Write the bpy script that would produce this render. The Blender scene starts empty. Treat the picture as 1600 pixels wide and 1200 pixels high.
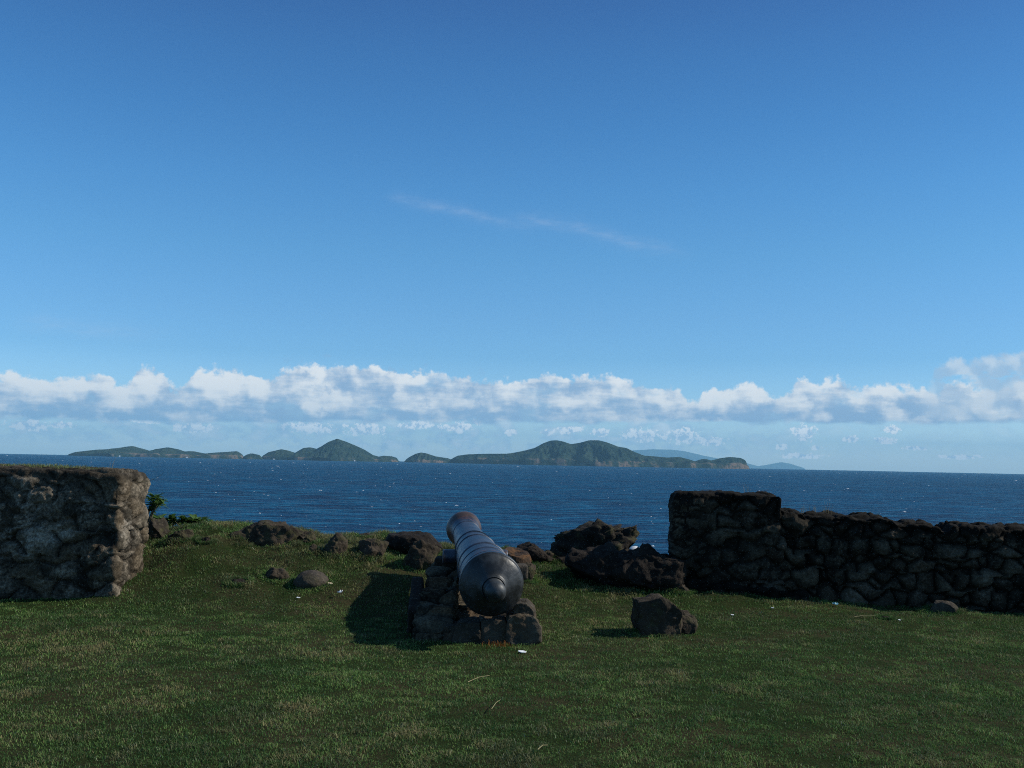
import bpy, bmesh, math, random
import numpy as np
from mathutils import Vector, Matrix

# ------------------------------------------------------------------ camera, sky, sun
scene = bpy.context.scene
COL = scene.collection
EYE = Vector((0, 0, 1.65))
F = 1570.0                                   # focal length in px of the 1600 px wide photograph
PITCH, ROLL = math.radians(4.36), math.radians(1.146)
fwd = Vector((0, math.cos(PITCH), math.sin(PITCH)))
up0 = Vector((0, -math.sin(PITCH), math.cos(PITCH)))
rgt = Vector((math.cos(ROLL), 0, 0)) + up0 * math.sin(ROLL)
upv = Vector((-math.sin(ROLL), 0, 0)) + up0 * math.cos(ROLL)
cam_d = bpy.data.cameras.new('camera'); cam = bpy.data.objects.new('camera', cam_d); COL.objects.link(cam)
M = Matrix((rgt, upv, -fwd)).transposed().to_4x4(); M.translation = EYE
cam.matrix_world = M
cam_d.sensor_width = 36; cam_d.lens = 36 * F / 1600
cam_d.clip_start = 0.1; cam_d.clip_end = 300000
scene.camera = cam

def ray(px, py):
    return (fwd * F + rgt * (px - 800) - upv * (py - 600)).normalized()
def P(px, py, Y):
    d = ray(px, py); return EYE + d * (Y / d.y)

SUN_EL, SUN_AZ = math.radians(35), math.radians(83)
sun_dir = Vector((math.cos(SUN_EL) * math.sin(SUN_AZ), math.cos(SUN_EL) * math.cos(SUN_AZ), math.sin(SUN_EL)))
sl = bpy.data.lights.new('sun', 'SUN'); sl.energy = 4.4; sl.angle = math.radians(0.6); sl.color = (1, .93, .82)
so = bpy.data.objects.new('sun', sl); COL.objects.link(so)
so.rotation_euler = sun_dir.to_track_quat('Z', 'Y').to_euler()

scene.view_settings.view_transform = 'Standard'; scene.view_settings.look = 'None'
scene.view_settings.exposure = 0.0; scene.view_settings.gamma = 1.0
scene.cycles.use_denoising = False
scene.cycles.max_bounces = 6; scene.cycles.volume_bounces = 1
scene.cycles.use_adaptive_sampling = False
scene.cycles.filter_width = 1.05

class NB:                                     # tiny node-tree builder
    def __init__(s, nt): s.nt = nt; s.n = nt.nodes; s.l = nt.links
    def node(s, t, **kw):
        n = s.n.new(t)
        for k, v in kw.items(): setattr(n, k, v)
        return n
    def put(s, sock, v):
        if isinstance(v, bpy.types.NodeSocket): s.l.new(v, sock)
        elif v is not None:
            if isinstance(v, (tuple, list)) and sock.type == 'RGBA' and len(v) == 3: v = (*v, 1)
            sock.default_value = v
    def m(s, op, a, b=None, c=None, clamp=False):
        n = s.node('ShaderNodeMath', operation=op, use_clamp=clamp)
        s.put(n.inputs[0], a); s.put(n.inputs[1], b); s.put(n.inputs[2], c)
        return n.outputs[0]
    def sstep(s, v, a, b, lo=0., hi=1.):
        n = s.node('ShaderNodeMapRange', interpolation_type='SMOOTHSTEP')
        s.put(n.inputs[0], v)
        for i, x in enumerate((a, b, lo, hi)): s.put(n.inputs[i + 1], x)
        return n.outputs[0]
    def lin(s, v, a, b, lo=0., hi=1.):
        n = s.node('ShaderNodeMapRange')
        s.put(n.inputs[0], v)
        for i, x in enumerate((a, b, lo, hi)): s.put(n.inputs[i + 1], x)
        return n.outputs[0]
    def mix(s, f, a, b, mode='MIX'):
        n = s.node('ShaderNodeMix', data_type='RGBA', blend_type=mode)
        s.put(n.inputs[0], f); s.put(n.inputs[6], a); s.put(n.inputs[7], b)
        return n.outputs[2]
    def noise(s, vec, scale, detail=4, rough=.55, dist=0., dim='3D'):
        n = s.node('ShaderNodeTexNoise', noise_dimensions=dim)
        s.put(n.inputs['Vector'], vec); s.put(n.inputs['Scale'], scale); s.put(n.inputs['Detail'], float(detail))
        s.put(n.inputs['Roughness'], rough); s.put(n.inputs['Distortion'], dist)
        return n.outputs[0]
    def voro(s, vec, scale, detail=0., feature='F1', smooth=.6, rough=.5):
        n = s.node('ShaderNodeTexVoronoi', feature=feature, normalize=True)
        s.put(n.inputs['Vector'], vec); s.put(n.inputs['Scale'], scale); s.put(n.inputs['Detail'], float(detail))
        s.put(n.inputs['Roughness'], rough)
        if feature == 'SMOOTH_F1': s.put(n.inputs['Smoothness'], smooth)
        return n.outputs['Distance']
    def vec(s, x=0., y=0., z=0.):
        n = s.node('ShaderNodeCombineXYZ')
        s.put(n.inputs[0], x); s.put(n.inputs[1], y); s.put(n.inputs[2], z)
        return n.outputs[0]
    def vmul(s, v, k):
        n = s.node('ShaderNodeVectorMath', operation='MULTIPLY'); s.put(n.inputs[0], v); s.put(n.inputs[1], k); return n.outputs[0]
    def vadd(s, v, k):
        n = s.node('ShaderNodeVectorMath', operation='ADD'); s.put(n.inputs[0], v); s.put(n.inputs[1], k); return n.outputs[0]
    def curve(s, v, pts):                     # pts in 0..1
        n = s.node('ShaderNodeFloatCurve'); c = n.mapping.curves[0]
        pts = sorted(pts)
        while len(c.points) < len(pts): c.points.new(.5, .5)
        for p, (x, y) in zip(c.points, pts): p.location = (x, y); p.handle_type = 'AUTO_CLAMPED'
        n.mapping.update(); s.put(n.inputs['Value'], v)
        return n.outputs[0]

def srgb(r, g, b, k=1.0):
    f = lambda c: ((c / 255 + .055) / 1.055) ** 2.4 if c > 10 else c / 255 / 12.92
    return (f(r) * k, f(g) * k, f(b) * k, 1)

# ---- world
world = bpy.data.worlds.new('World'); scene.world = world; world.use_nodes = True
W = NB(world.node_tree); W.n.clear()
WS = 0.1; K = 1 / WS
sky = W.node('ShaderNodeTexSky', sky_type='NISHITA')
sky.sun_disc = False; sky.sun_elevation = SUN_EL; sky.sun_rotation = SUN_AZ
sky.air_density = 1.0; sky.dust_density = 0.6; sky.ozone_density = 2.0; sky.altitude = 30
tc = W.node('ShaderNodeTexCoord')
sp = W.node('ShaderNodeSeparateXYZ'); W.l.new(tc.outputs['Generated'], sp.inputs[0])
az = W.m('ARCTAN2', sp.outputs[0], sp.outputs[1]); el = W.m('ARCSINE', sp.outputs[2])
U = W.m('MULTIPLY', az, F); V = W.m('MULTIPLY', el, F)
UU = W.lin(U, -1000, 1000)
def uv(px, py):
    d = ray(px, py); return math.atan2(d.x, d.y) * F, math.asin(d.z) * F
VMAX = 600.0
def prof(pts):
    q = [uv(*p) for p in pts]
    return W.m('MULTIPLY', W.curve(UU, [((u + 1000) / 2000, max(0, min(1, v / VMAX))) for u, v in q]), VMAX)
UV = W.vec(U, V, 0.0)
# puffy relief, evaluated twice (shifted toward the sun) to know which flank is lit
def n2d(vec, scale, detail, rough=.55): return W.noise(vec, scale, detail, rough, 0., '2D')
wn = W.node('ShaderNodeTexNoise', noise_dimensions='2D'); W.put(wn.inputs['Vector'], UV)
W.put(wn.inputs['Scale'], .045); W.put(wn.inputs['Detail'], 3.0)
WUV = W.vadd(UV, W.vmul(W.vadd(wn.outputs[1], (-.5, -.5, 0)), (30., 22., 0.)))
def vor2(vec, scale):
    n = W.node('ShaderNodeTexVoronoi', feature='SMOOTH_F1', voronoi_dimensions='2D', normalize=True)
    W.put(n.inputs['Vector'], vec); W.put(n.inputs['Scale'], scale); W.put(n.inputs['Smoothness'], .35); return n.outputs['Distance']
def puff(vec): return W.m('SUBTRACT', .45, vor2(vec, .024))
p0_ = puff(WUV); p1_ = puff(W.vadd(WUV, (7., 9., 0.)))
fine = n2d(UV, .06, 5, .6)
h0 = W.m('ADD', p0_, W.m('MULTIPLY', W.m('SUBTRACT', fine, .5), 1.1))
rel = W.m('SUBTRACT', p0_, p1_)
top1 = prof([(0,587),(60,593),(110,594),(150,590),(190,602),(215,584),(235,579),(255,592),(275,612),(290,602),(320,582),(345,579),(370,579),(400,586),(420,592),(445,582),(480,574),(510,570),(560,577),(600,582),(640,585),(700,592),(750,594),(790,600),(830,592),(870,592),(930,594),(970,589),(985,602),(1005,610),(1040,610),(1060,617),(1085,628),(1097,615),(1130,604),(1180,607),(1212,619),(1240,606),(1262,600),(1278,606),(1290,594),(1305,594),(1330,604),(1360,610),(1390,602),(1410,612),(1440,610),(1465,617),(1480,604),(1500,604),(1540,606),(1600,602)])
base1 = prof([(0,655),(100,656),(200,660),(400,661),(700,660),(900,662),(1100,659),(1300,662),(1600,661)])
d1 = W.m('ADD', W.m('SUBTRACT', top1, V), W.m('MULTIPLY', h0, 26.0))
a1 = W.sstep(d1, -2., 7.)
bn = n2d(W.vmul(UV, (1, 3, 1)), .02, 4)
b1 = W.sstep(W.m('ADD', W.m('SUBTRACT', V, base1), W.m('MULTIPLY', W.m('SUBTRACT', bn, .5), 16.)), -3., 5.)
bigl = n2d(W.vmul(UV, (1, 1.7, 1)), .013, 4)
thin = W.sstep(bigl, .22, .42, .72, 1.)
alpha1 = W.m('MULTIPLY', W.m('MULTIPLY', a1, b1), thin)
frac = W.m('DIVIDE', W.m('SUBTRACT', V, base1), W.m('ADD', W.m('SUBTRACT', top1, base1), 1.0))
strat = n2d(W.vmul(UV, (1, 4.5, 1)), .018, 4)
lit = W.m('ADD', W.m('ADD', W.m('MULTIPLY', rel, 1.5), W.m('MULTIPLY', frac, .62)), W.m('ADD', W.m('MULTIPLY', W.m('SUBTRACT', bigl, .5), 1.5), W.m('ADD', W.m('MULTIPLY', W.m('SUBTRACT', strat, .5), 1.4), W.m('MULTIPLY', W.m('SUBTRACT', fine, .5), .7))))
def patches(lst):
    r_ = None
    for bx_, by_, rx_, ry_, k_ in lst:
        u_, v_ = uv(bx_, by_)
        n_ = W.node('ShaderNodeVectorMath', operation='LENGTH'); W.put(n_.inputs[0], W.vmul(W.vadd(WUV, (-u_, -v_, 0)), (1 / rx_, 1 / ry_, 0)))
        d_ = W.m('MULTIPLY', W.sstep(n_.outputs['Value'], 1.2, .2), k_); r_ = d_ if r_ is None else W.m('ADD', r_, d_)
    return r_
pt = patches([(60,600,70,14,.45),(125,605,40,18,.4),(235,592,26,16,.7),(215,620,60,18,.3),(335,598,44,26,.65),(400,600,18,22,.5),(498,632,30,20,.85),(497,584,14,14,.6),(600,632,60,16,.3),(650,592,30,12,.4),(700,628,70,14,.35),(880,632,50,12,.5),(968,600,26,18,.5),(1040,625,40,16,.4),(1125,622,40,20,.6),(1240,625,30,30,.4),(1292,602,22,14,.8),(1345,622,22,26,.6),(1395,612,26,14,.8),(1500,620,60,16,.5),(1560,645,40,12,.4),
   (60,642,90,12,-.5),(180,648,70,12,-.4),(262,635,36,14,-.55),(430,592,36,20,-.4),(440,645,60,12,-.3),(565,595,60,20,-.45),(700,650,160,10,-.35),(750,608,70,14,-.4),(900,606,80,10,-.3),(1080,650,80,10,-.35),(1205,640,44,14,-.45),(1320,642,60,14,-.4),(1450,636,50,18,-.55),(1180,654,120,8,-.3)])
lit = W.m('ADD', lit, pt)
lit = W.sstep(lit, -.35, 1.05)
ccol = W.mix(lit, srgb(155, 184, 216, K), srgb(250, 251, 249, K * 1.04))
# sky colour, slightly graded
TINT = [(705, 1.90, 2.32, 2.95), (640, 1.02, 1.46, 2.02), (560, .62, 1.09, 1.58), (500, .58, 1.05, 1.49), (400, .50, 1.03, 1.42), (300, .42, .97, 1.40), (200, .35, .87, 1.32), (100, .31, .77, 1.22), (5, .28, .65, 1.10)]
ramp = W.node('ShaderNodeValToRGB'); cr_ = ramp.color_ramp
TINT.append((-560, .58, .82, .92)); els = [uv(800, t[0])[1] / 1000 for t in TINT]
while len(cr_.elements) < len(TINT): cr_.elements.new(.5)
for e_, x_, t_ in zip(cr_.elements, els, TINT): e_.position = x_; e_.color = (t_[1], t_[2], t_[3], 1)
W.put(ramp.inputs[0], W.m('MULTIPLY', V, .001, clamp=True))
wlit = W.mix(1.0, sky.outputs[0], ramp.outputs[0], 'MULTIPLY')
side = W.sstep(U, -900., 900., 1.06, .86)
wlit = W.mix(1.0, wlit, W.vec(side, side, side), 'MULTIPLY')
skyc = wlit
# low far cloud deck
n2 = n2d(W.vmul(UV, (1, 2.2, 1)), .02, 6, .6)
lowband = W.m('MULTIPLY', W.sstep(V, 4., 22.), W.sstep(W.m('SUBTRACT', V, base1), 20., -6.))
fadeR = W.sstep(U, 250., 520., 1., .3)
a2 = W.m('MULTIPLY', W.m('MULTIPLY', W.sstep(W.m('ADD', n2, W.m('MULTIPLY', W.m('SUBTRACT', fine, .5), .4)), .36, .60), lowband), W.m('MULTIPLY', fadeR, .72))
c2 = W.mix(W.sstep(W.m('ADD', n2, W.m('MULTIPLY', rel, .3)), .45, .75), srgb(176, 204, 230, K * 1.08), srgb(232, 240, 245, K * 1.15))
out = W.mix(a2, skyc, c2)
BL = [(45,664,34,9),(95,664,20,6),(225,656,26,7),(300,668,40,9),(480,668,44,11),(570,672,34,12),(650,664,30,8),(715,668,34,10),(745,660,12,6),(800,676,14,6),(853,676,12,6),(890,672,26,9),(938,676,18,8),(1000,680,34,12),(1065,682,34,13),(1110,690,26,9),(1256,678,22,15),(1222,698,10,6),(1275,700,9,5),(1328,686,13,7),(1380,688,20,6),(1396,672,13,9),(1432,700,22,4),(1500,714,34,4),(1250,712,40,5)]
best = None
for bx_, by_, rx_, ry_ in BL:
    u_, v_ = uv(bx_, by_)
    n_ = W.node('ShaderNodeVectorMath', operation='LENGTH'); W.put(n_.inputs[0], W.vmul(W.vadd(UV, (-u_, -v_, 0)), (1 / rx_, 1 / ry_, 0)))
    d_ = W.m('SUBTRACT', 1.0, n_.outputs['Value']); best = d_ if best is None else W.m('MAXIMUM', best, d_)
fb = n2d(UV, .13, 5, .65)
dd_ = W.m('ADD', best, W.m('ADD', W.m('MULTIPLY', W.m('SUBTRACT', fb, .5), 1.7), W.m('MULTIPLY', W.m('SUBTRACT', fine, .5), 1.0)))
a3 = W.m('MULTIPLY', W.sstep(dd_, .08, .42), .95)
c3 = W.mix(W.sstep(W.m('ADD', fb, W.m('MULTIPLY', W.m('SUBTRACT', fine, .5), .8)), .36, .58), srgb(196, 216, 236, K * 1.1), srgb(252, 252, 248, K * 1.35))
out = W.mix(a3, out, c3)
# main band
out = W.mix(alpha1, out, ccol)
# upper patch at the right, thin grey rags above the band
top4 = prof([(0,700),(1430,625),(1450,600),(1465,572),(1490,562),(1530,560),(1560,554),(1600,552)])
a4 = W.m('MULTIPLY', W.sstep(W.m('ADD', W.m('SUBTRACT', top4, V), W.m('MULTIPLY', h0, 22.)), 0., 14.), W.sstep(U, 570., 660., 0., .8))
a4 = W.m('MULTIPLY', a4, W.sstep(n2, .30, .50))
a4 = W.m('MULTIPLY', a4, W.sstep(W.m('SUBTRACT', V, base1), -4., 14.))
out = W.mix(a4, out, W.mix(W.sstep(W.m('ADD', rel, .1), -.1, .3), srgb(175, 200, 225, K), srgb(222, 232, 240, K)))
rag = W.m('MULTIPLY', W.sstep(n2d(W.vadd(UV, (40, 5, 0)), .03, 5, .65), .58, .72), W.m('MULTIPLY', W.sstep(W.m('SUBTRACT', V, top1), 28., 2.), .5))
rag = W.m('MULTIPLY', rag, W.m('MULTIPLY', W.sstep(U, -430., -330.), W.sstep(U, 20., -70.)))
out = W.mix(rag, out, srgb(150, 180, 215, K))
# high cirrus wisps
def wisp(pts, w0, strength, seed):
    u0, u1 = uv(*pts[0])[0], uv(*pts[-1])[0]
    dy = W.m('SUBTRACT', V, prof([(p[0], p[1]) for p in pts]))
    dy = W.m('ADD', dy, W.m('MULTIPLY', W.m('SUBTRACT', n2d(W.vadd(UV, (seed, 0, 0)), .02, 2), .5), 12.))
    g = W.m('EXPONENT', W.m('MULTIPLY', W.m('POWER', W.m('ABSOLUTE', W.m('DIVIDE', dy, w0)), 1.5), -1.0))
    ends = W.m('MULTIPLY', W.sstep(U, u0, u0 + 60), W.sstep(U, u1, u1 - 110))
    st = n2d(W.vmul(W.vadd(UV, (seed, seed, 0)), (1, 4, 1)), .03, 4, .6)
    return W.m('MULTIPLY', W.m('MULTIPLY', g, ends), W.m('MULTIPLY', W.sstep(st, .3, .7, .35, 1.), strength))
for w in (wisp([(590,308),(640,314),(700,326),(760,342),(850,360)], 7., .19, 11.), wisp([(780,338),(880,350),(960,372),(1020,386),(1100,402)], 9., .18, 37.),
          wisp([(0,505),(90,508),(150,516),(210,520),(300,528)], 12., .15, 77.)):
    out = W.mix(w, out, srgb(190, 205, 228, K))
bg = W.node('ShaderNodeBackground'); W.l.new(out, bg.inputs[0]); bg.inputs[1].default_value = WS
bg2 = W.node('ShaderNodeBackground'); W.l.new(skyc, bg2.inputs[0]); bg2.inputs[1].default_value = WS
inband = W.m('MULTIPLY', W.m('GREATER_THAN', V, -20.), W.m('LESS_THAN', V, 470.))
mxs = W.node('ShaderNodeMixShader'); W.l.new(inband, mxs.inputs[0]); W.l.new(bg2.outputs[0], mxs.inputs[1]); W.l.new(bg.outputs[0], mxs.inputs[2])
wo = W.node('ShaderNodeOutputWorld'); W.l.new(mxs.outputs[0], wo.inputs[0])
world.cycles.sampling_method = 'MANUAL'; world.cycles.sample_map_resolution = 512

# ------------------------------------------------------------------ numpy noise
def hash3(ix, iy, iz, seed=0):
    h = (ix.astype(np.int64) * 374761393 + iy.astype(np.int64) * 668265263 + iz.astype(np.int64) * 2147483647 + seed * 1274126177) & 0xffffffff
    h = ((h ^ (h >> 13)) * 1274126177) & 0xffffffff
    h = (h ^ (h >> 16)); h = (h * 2246822519) & 0xffffffff; h ^= h >> 15
    return (h & 0xffffff) / float(0xffffff)
def vnoise(p, seed=0):
    i = np.floor(p).astype(np.int64); f = p - i; f = f * f * f * (f * (f * 6 - 15) + 10)
    r = 0
    for dx in (0, 1):
        wx = f[:, 0] if dx else 1 - f[:, 0]
        for dy in (0, 1):
            wy = f[:, 1] if dy else 1 - f[:, 1]
            for dz in (0, 1):
                wz = f[:, 2] if dz else 1 - f[:, 2]
                r = r + wx * wy * wz * hash3(i[:, 0] + dx, i[:, 1] + dy, i[:, 2] + dz, seed)
    return r * 2 - 1
ROT = np.array([[.80, .36, -.48], [-.36, .93, .10], [.48, .09, .87]])
def fbm(p, scale=1., oct=4, gain=.5, seed=0):
    q = np.asarray(p, float) * scale; a = 1.; r = 0.; t = 0.
    for k in range(oct):
        r = r + a * vnoise(q, seed + k); t += a; a *= gain; q = q @ ROT.T * 2.03 + 7.7
    return r / t
def sm(a, b, x):
    t = np.clip((x - a) / (b - a), 0, 1); return t * t * (3 - 2 * t)

# ------------------------------------------------------------------ object helpers
def link(name, me, mat=None, parent=None):
    o = bpy.data.objects.new(name, me); COL.objects.link(o)
    if mat: me.materials.append(mat)
    if parent: o.parent = parent
    return o
def tag(o, label=None, cat=None, group=None, kind=None):
    if label: o['label'] = label
    if cat: o['category'] = cat
    if group: o['group'] = group
    if kind: o['kind'] = kind
    return o
def empty(name, loc=(0, 0, 0)):
    o = bpy.data.objects.new(name, None); COL.objects.link(o); o.location = loc; o.empty_display_size = .2; return o
def np_mesh(name, verts, faces, smooth=True, attrs=None):
    """verts (n,3); faces list of arrays (k,3|4)"""
    me = bpy.data.meshes.new(name)
    verts = np.asarray(verts, np.float32)
    fl = [np.asarray(f, np.int32) for f in faces if len(f)]
    loops = np.concatenate([f.ravel() for f in fl])
    sizes = np.concatenate([np.full(len(f), f.shape[1], np.int32) for f in fl])
    starts = np.concatenate([[0], np.cumsum(sizes)[:-1]]).astype(np.int32)
    me.vertices.add(len(verts)); me.vertices.foreach_set('co', verts.ravel())
    me.loops.add(len(loops)); me.loops.foreach_set('vertex_index', loops)
    me.polygons.add(len(sizes)); me.polygons.foreach_set('loop_start', starts)
    me.polygons.foreach_set('use_smooth', np.full(len(sizes), smooth, bool))
    for k, v in (attrs or {}).items():
        a = me.attributes.new(k, 'FLOAT', 'POINT'); a.data.foreach_set('value', np.asarray(v, np.float32))
    me.update(calc_edges=True); me.validate()
    return me
def grid_faces(nu, nv, off=0):
    i, j = np.meshgrid(np.arange(nu - 1), np.arange(nv - 1), indexing='ij')
    a = (i * nv + j + off).ravel()
    return np.stack([a, a + nv, a + nv + 1, a + 1], 1)

def voronoi3(p, size, seed, jitter=.9):
    """F1, F2, cell id for jittered-grid voronoi of anisotropic cell size"""
    q = p / np.asarray(size); q = q.copy()
    row = np.floor(q[:, 2]); q[:, 0] += .5 * (row % 2)
    i0 = np.floor(q).astype(np.int64)
    F1 = np.full(len(p), 9.); F2 = np.full(len(p), 9.); ID = np.zeros(len(p))
    for dx in (-1, 0, 1):
        for dy in (-1, 0, 1):
            for dz in (-1, 0, 1):
                c = i0 + np.array([dx, dy, dz])
                j = np.stack([hash3(c[:, 0], c[:, 1], c[:, 2], seed + k) for k in range(3)], 1)
                d = np.linalg.norm((c + .5 + (j - .5) * jitter) - q, axis=1)
                idd = hash3(c[:, 0], c[:, 1], c[:, 2], seed + 9)
                nf = d < F1
                F2 = np.where(nf, F1, np.minimum(F2, d)); ID = np.where(nf, idd, ID); F1 = np.where(nf, d, F1)
    return F1, F2, ID

def wall_mesh(name, length, thick, topfn, zb=-.15, res=.02, stone=(.3, .3, .24), depth=.05, seed=1, rnd=.06, mortar=.0, rough=.02, plaster=None, dome=.65, flat=.0):
    """closed masonry body: local x = length, y = thickness, z up. topfn(s) -> top height"""
    nx = max(4, int(length / res)); ny = max(4, int(thick / res)); H = max(topfn(np.linspace(0, length, 50))) - zb
    nz = max(4, int(H / res))
    X = np.linspace(0, length, nx); Y = np.linspace(0, thick, ny); Z = np.linspace(0, 1, nz)
    vs, fs, off = [], [], 0
    def patch(A, B, f, flip):
        nonlocal off
        a, b = np.meshgrid(A, B, indexing='ij'); v = f(a.ravel(), b.ravel()); vs.append(v)
        g = grid_faces(len(A), len(B), off); fs.append(g[:, ::-1] if flip else g); off += len(v)
    st = lambda *c: np.stack(c, 1)
    z0 = lambda a: np.zeros_like(a); one = lambda a: np.ones_like(a)
    patch(X, Z, lambda a, b: st(a, z0(a), b), False)
    patch(X, Z, lambda a, b: st(a, z0(a) + thick, b), True)
    patch(Y, Z, lambda a, b: st(z0(a), a, b), True)
    patch(Y, Z, lambda a, b: st(z0(a) + length, a, b), False)
    patch(X, Y, lambda a, b: st(a, b, one(a)), False)
    v = np.concatenate(vs)
    top = topfn(v[:, 0]) + .5 * rough * fbm(np.stack([v[:, 0] * 0 + v[:, 0], v[:, 1], 0 * v[:, 0]], 1), 6, 3, .5, seed)
    hz = top - zb; v[:, 2] *= hz
    lo = np.array([rnd, rnd, -9.]); hi = np.stack([np.full(len(v), length - rnd), np.full(len(v), thick - rnd), hz - rnd], 1)
    c = np.clip(v, lo, hi); d = v - c; L = np.linalg.norm(d, axis=1, keepdims=True); L[L < 1e-9] = 1
    n = d / L; v = c + n * rnd; v[:, 2] += zb
    w = v + .04 * np.stack([fbm(v, 5, 2, .5, seed + k) for k in (20, 30, 40)], 1)
    F1, F2, ID = voronoi3(w, stone, seed)
    e = F2 - F1
    bump = .55 * (1 - np.exp(-e / .13)) + dome * np.clip(1 - 1.5 * F1 ** 2, 0, 1)
    off_ = (ID - .5) * .9
    small = fbm(v, 22, 3, .55, seed + 5); mid = fbm(v, 5, 3, .5, seed + 6)
    pl = np.zeros(len(v)) + mortar
    G1, G2, ID2 = voronoi3(w + .3, (.12, .12, .085), seed + 50); e2 = G2 - G1
    if plaster is not None: pl = np.clip(plaster(v) + .5 * fbm(v, 2.2, 3, .5, seed + 3), 0, 1)
    st_h = depth * (bump - .6 + off_ * bump)
    disp = (1 - pl) * st_h + pl * (.25 * st_h + depth * .25) + rough * small + rough * 1.4 * mid + .022 * pl * ((1 - np.exp(-e2 / .15)) * (.4 + ID2)) - depth * .55 * np.exp(-e / .05) * (1 - pl)
    disp = disp * (1 - flat * sm(.14, .02, zb + hz - v[:, 2]))
    v = v + n * disp[:, None]
    crust_shade = sm(.16, .03, zb + hz - v[:, 2] + .05 * fbm(v, 4, 3, .5, seed + 13))  # black lichen band that also dims the sunlit wall tops by colour
    me = np_mesh(name, v, fs, True, {'small': np.where(e2 > .12, ID2, .0), 'crust_shade': crust_shade, 'cell': ID, 'joint': np.exp(-e / .14) * (1 - pl), 'plaster': pl})
    bm = bmesh.new(); bm.from_mesh(me); bmesh.ops.remove_doubles(bm, verts=bm.verts, dist=.0015)
    bmesh.ops.recalc_face_normals(bm, faces=bm.faces); bm.to_mesh(me); bm.free()
    return me

def rock_mesh(name, dims, seed, sub=5, cuts=9, rough=.06, cut=(.55, .9), planes=()):
    bm = bmesh.new(); bmesh.ops.create_icosphere(bm, subdivisions=sub, radius=1.0)
    v = np.array([x.co[:] for x in bm.verts]); rng = np.random.RandomState(seed)
    for k in range(cuts):
        n = rng.normal(size=3); n /= np.linalg.norm(n); d = rng.uniform(*cut)
        v -= np.clip(v @ n - d, 0, None)[:, None] * n * .93
    for n, d in planes:
        n = np.array(n, float); n /= np.linalg.norm(n)
        v -= np.clip(v @ n - d, 0, None)[:, None] * n * .95
    mn, mx = v.min(0), v.max(0); v = (v - (mn + mx) / 2) / (mx - mn)           # unit box
    v *= np.array(dims)
    s = min(dims)
    n = v / (np.linalg.norm(v, axis=1, keepdims=True) + 1e-6)
    v = v + n * (s * rough * 1.6 * fbm(v, 2.2 / s, 3, .5, seed) + s * rough * .7 * fbm(v, 9 / s, 4, .55, seed + 8))[:, None]
    for x, c in zip(bm.verts, v): x.co = c
    me = bpy.data.meshes.new(name); bm.to_mesh(me); bm.free()
    me.polygons.foreach_set('use_smooth', np.full(len(me.polygons), True))
    return me

# ------------------------------------------------------------------ materials
def new_mat(name):
    m = bpy.data.materials.new(name); m.use_nodes = True
    b = NB(m.node_tree); b.n.clear()
    bs = b.node('ShaderNodeBsdfPrincipled'); o = b.node('ShaderNodeOutputMaterial'); b.l.new(bs.outputs[0], o.inputs[0])
    b.out = o
    return m, b, bs
def attr(b, name):
    n = b.node('ShaderNodeAttribute', attribute_name=name); return n.outputs['Fac']
def objco(b): return b.node('ShaderNodeTexCoord').outputs['Object']
def bump(b, bs, h, dist, strength=1.):
    n = b.node('ShaderNodeBump'); b.put(n.inputs['Height'], h); n.inputs['Distance'].default_value = dist; n.inputs['Strength'].default_value = strength
    b.l.new(n.outputs[0], bs.inputs['Normal'])

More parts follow.
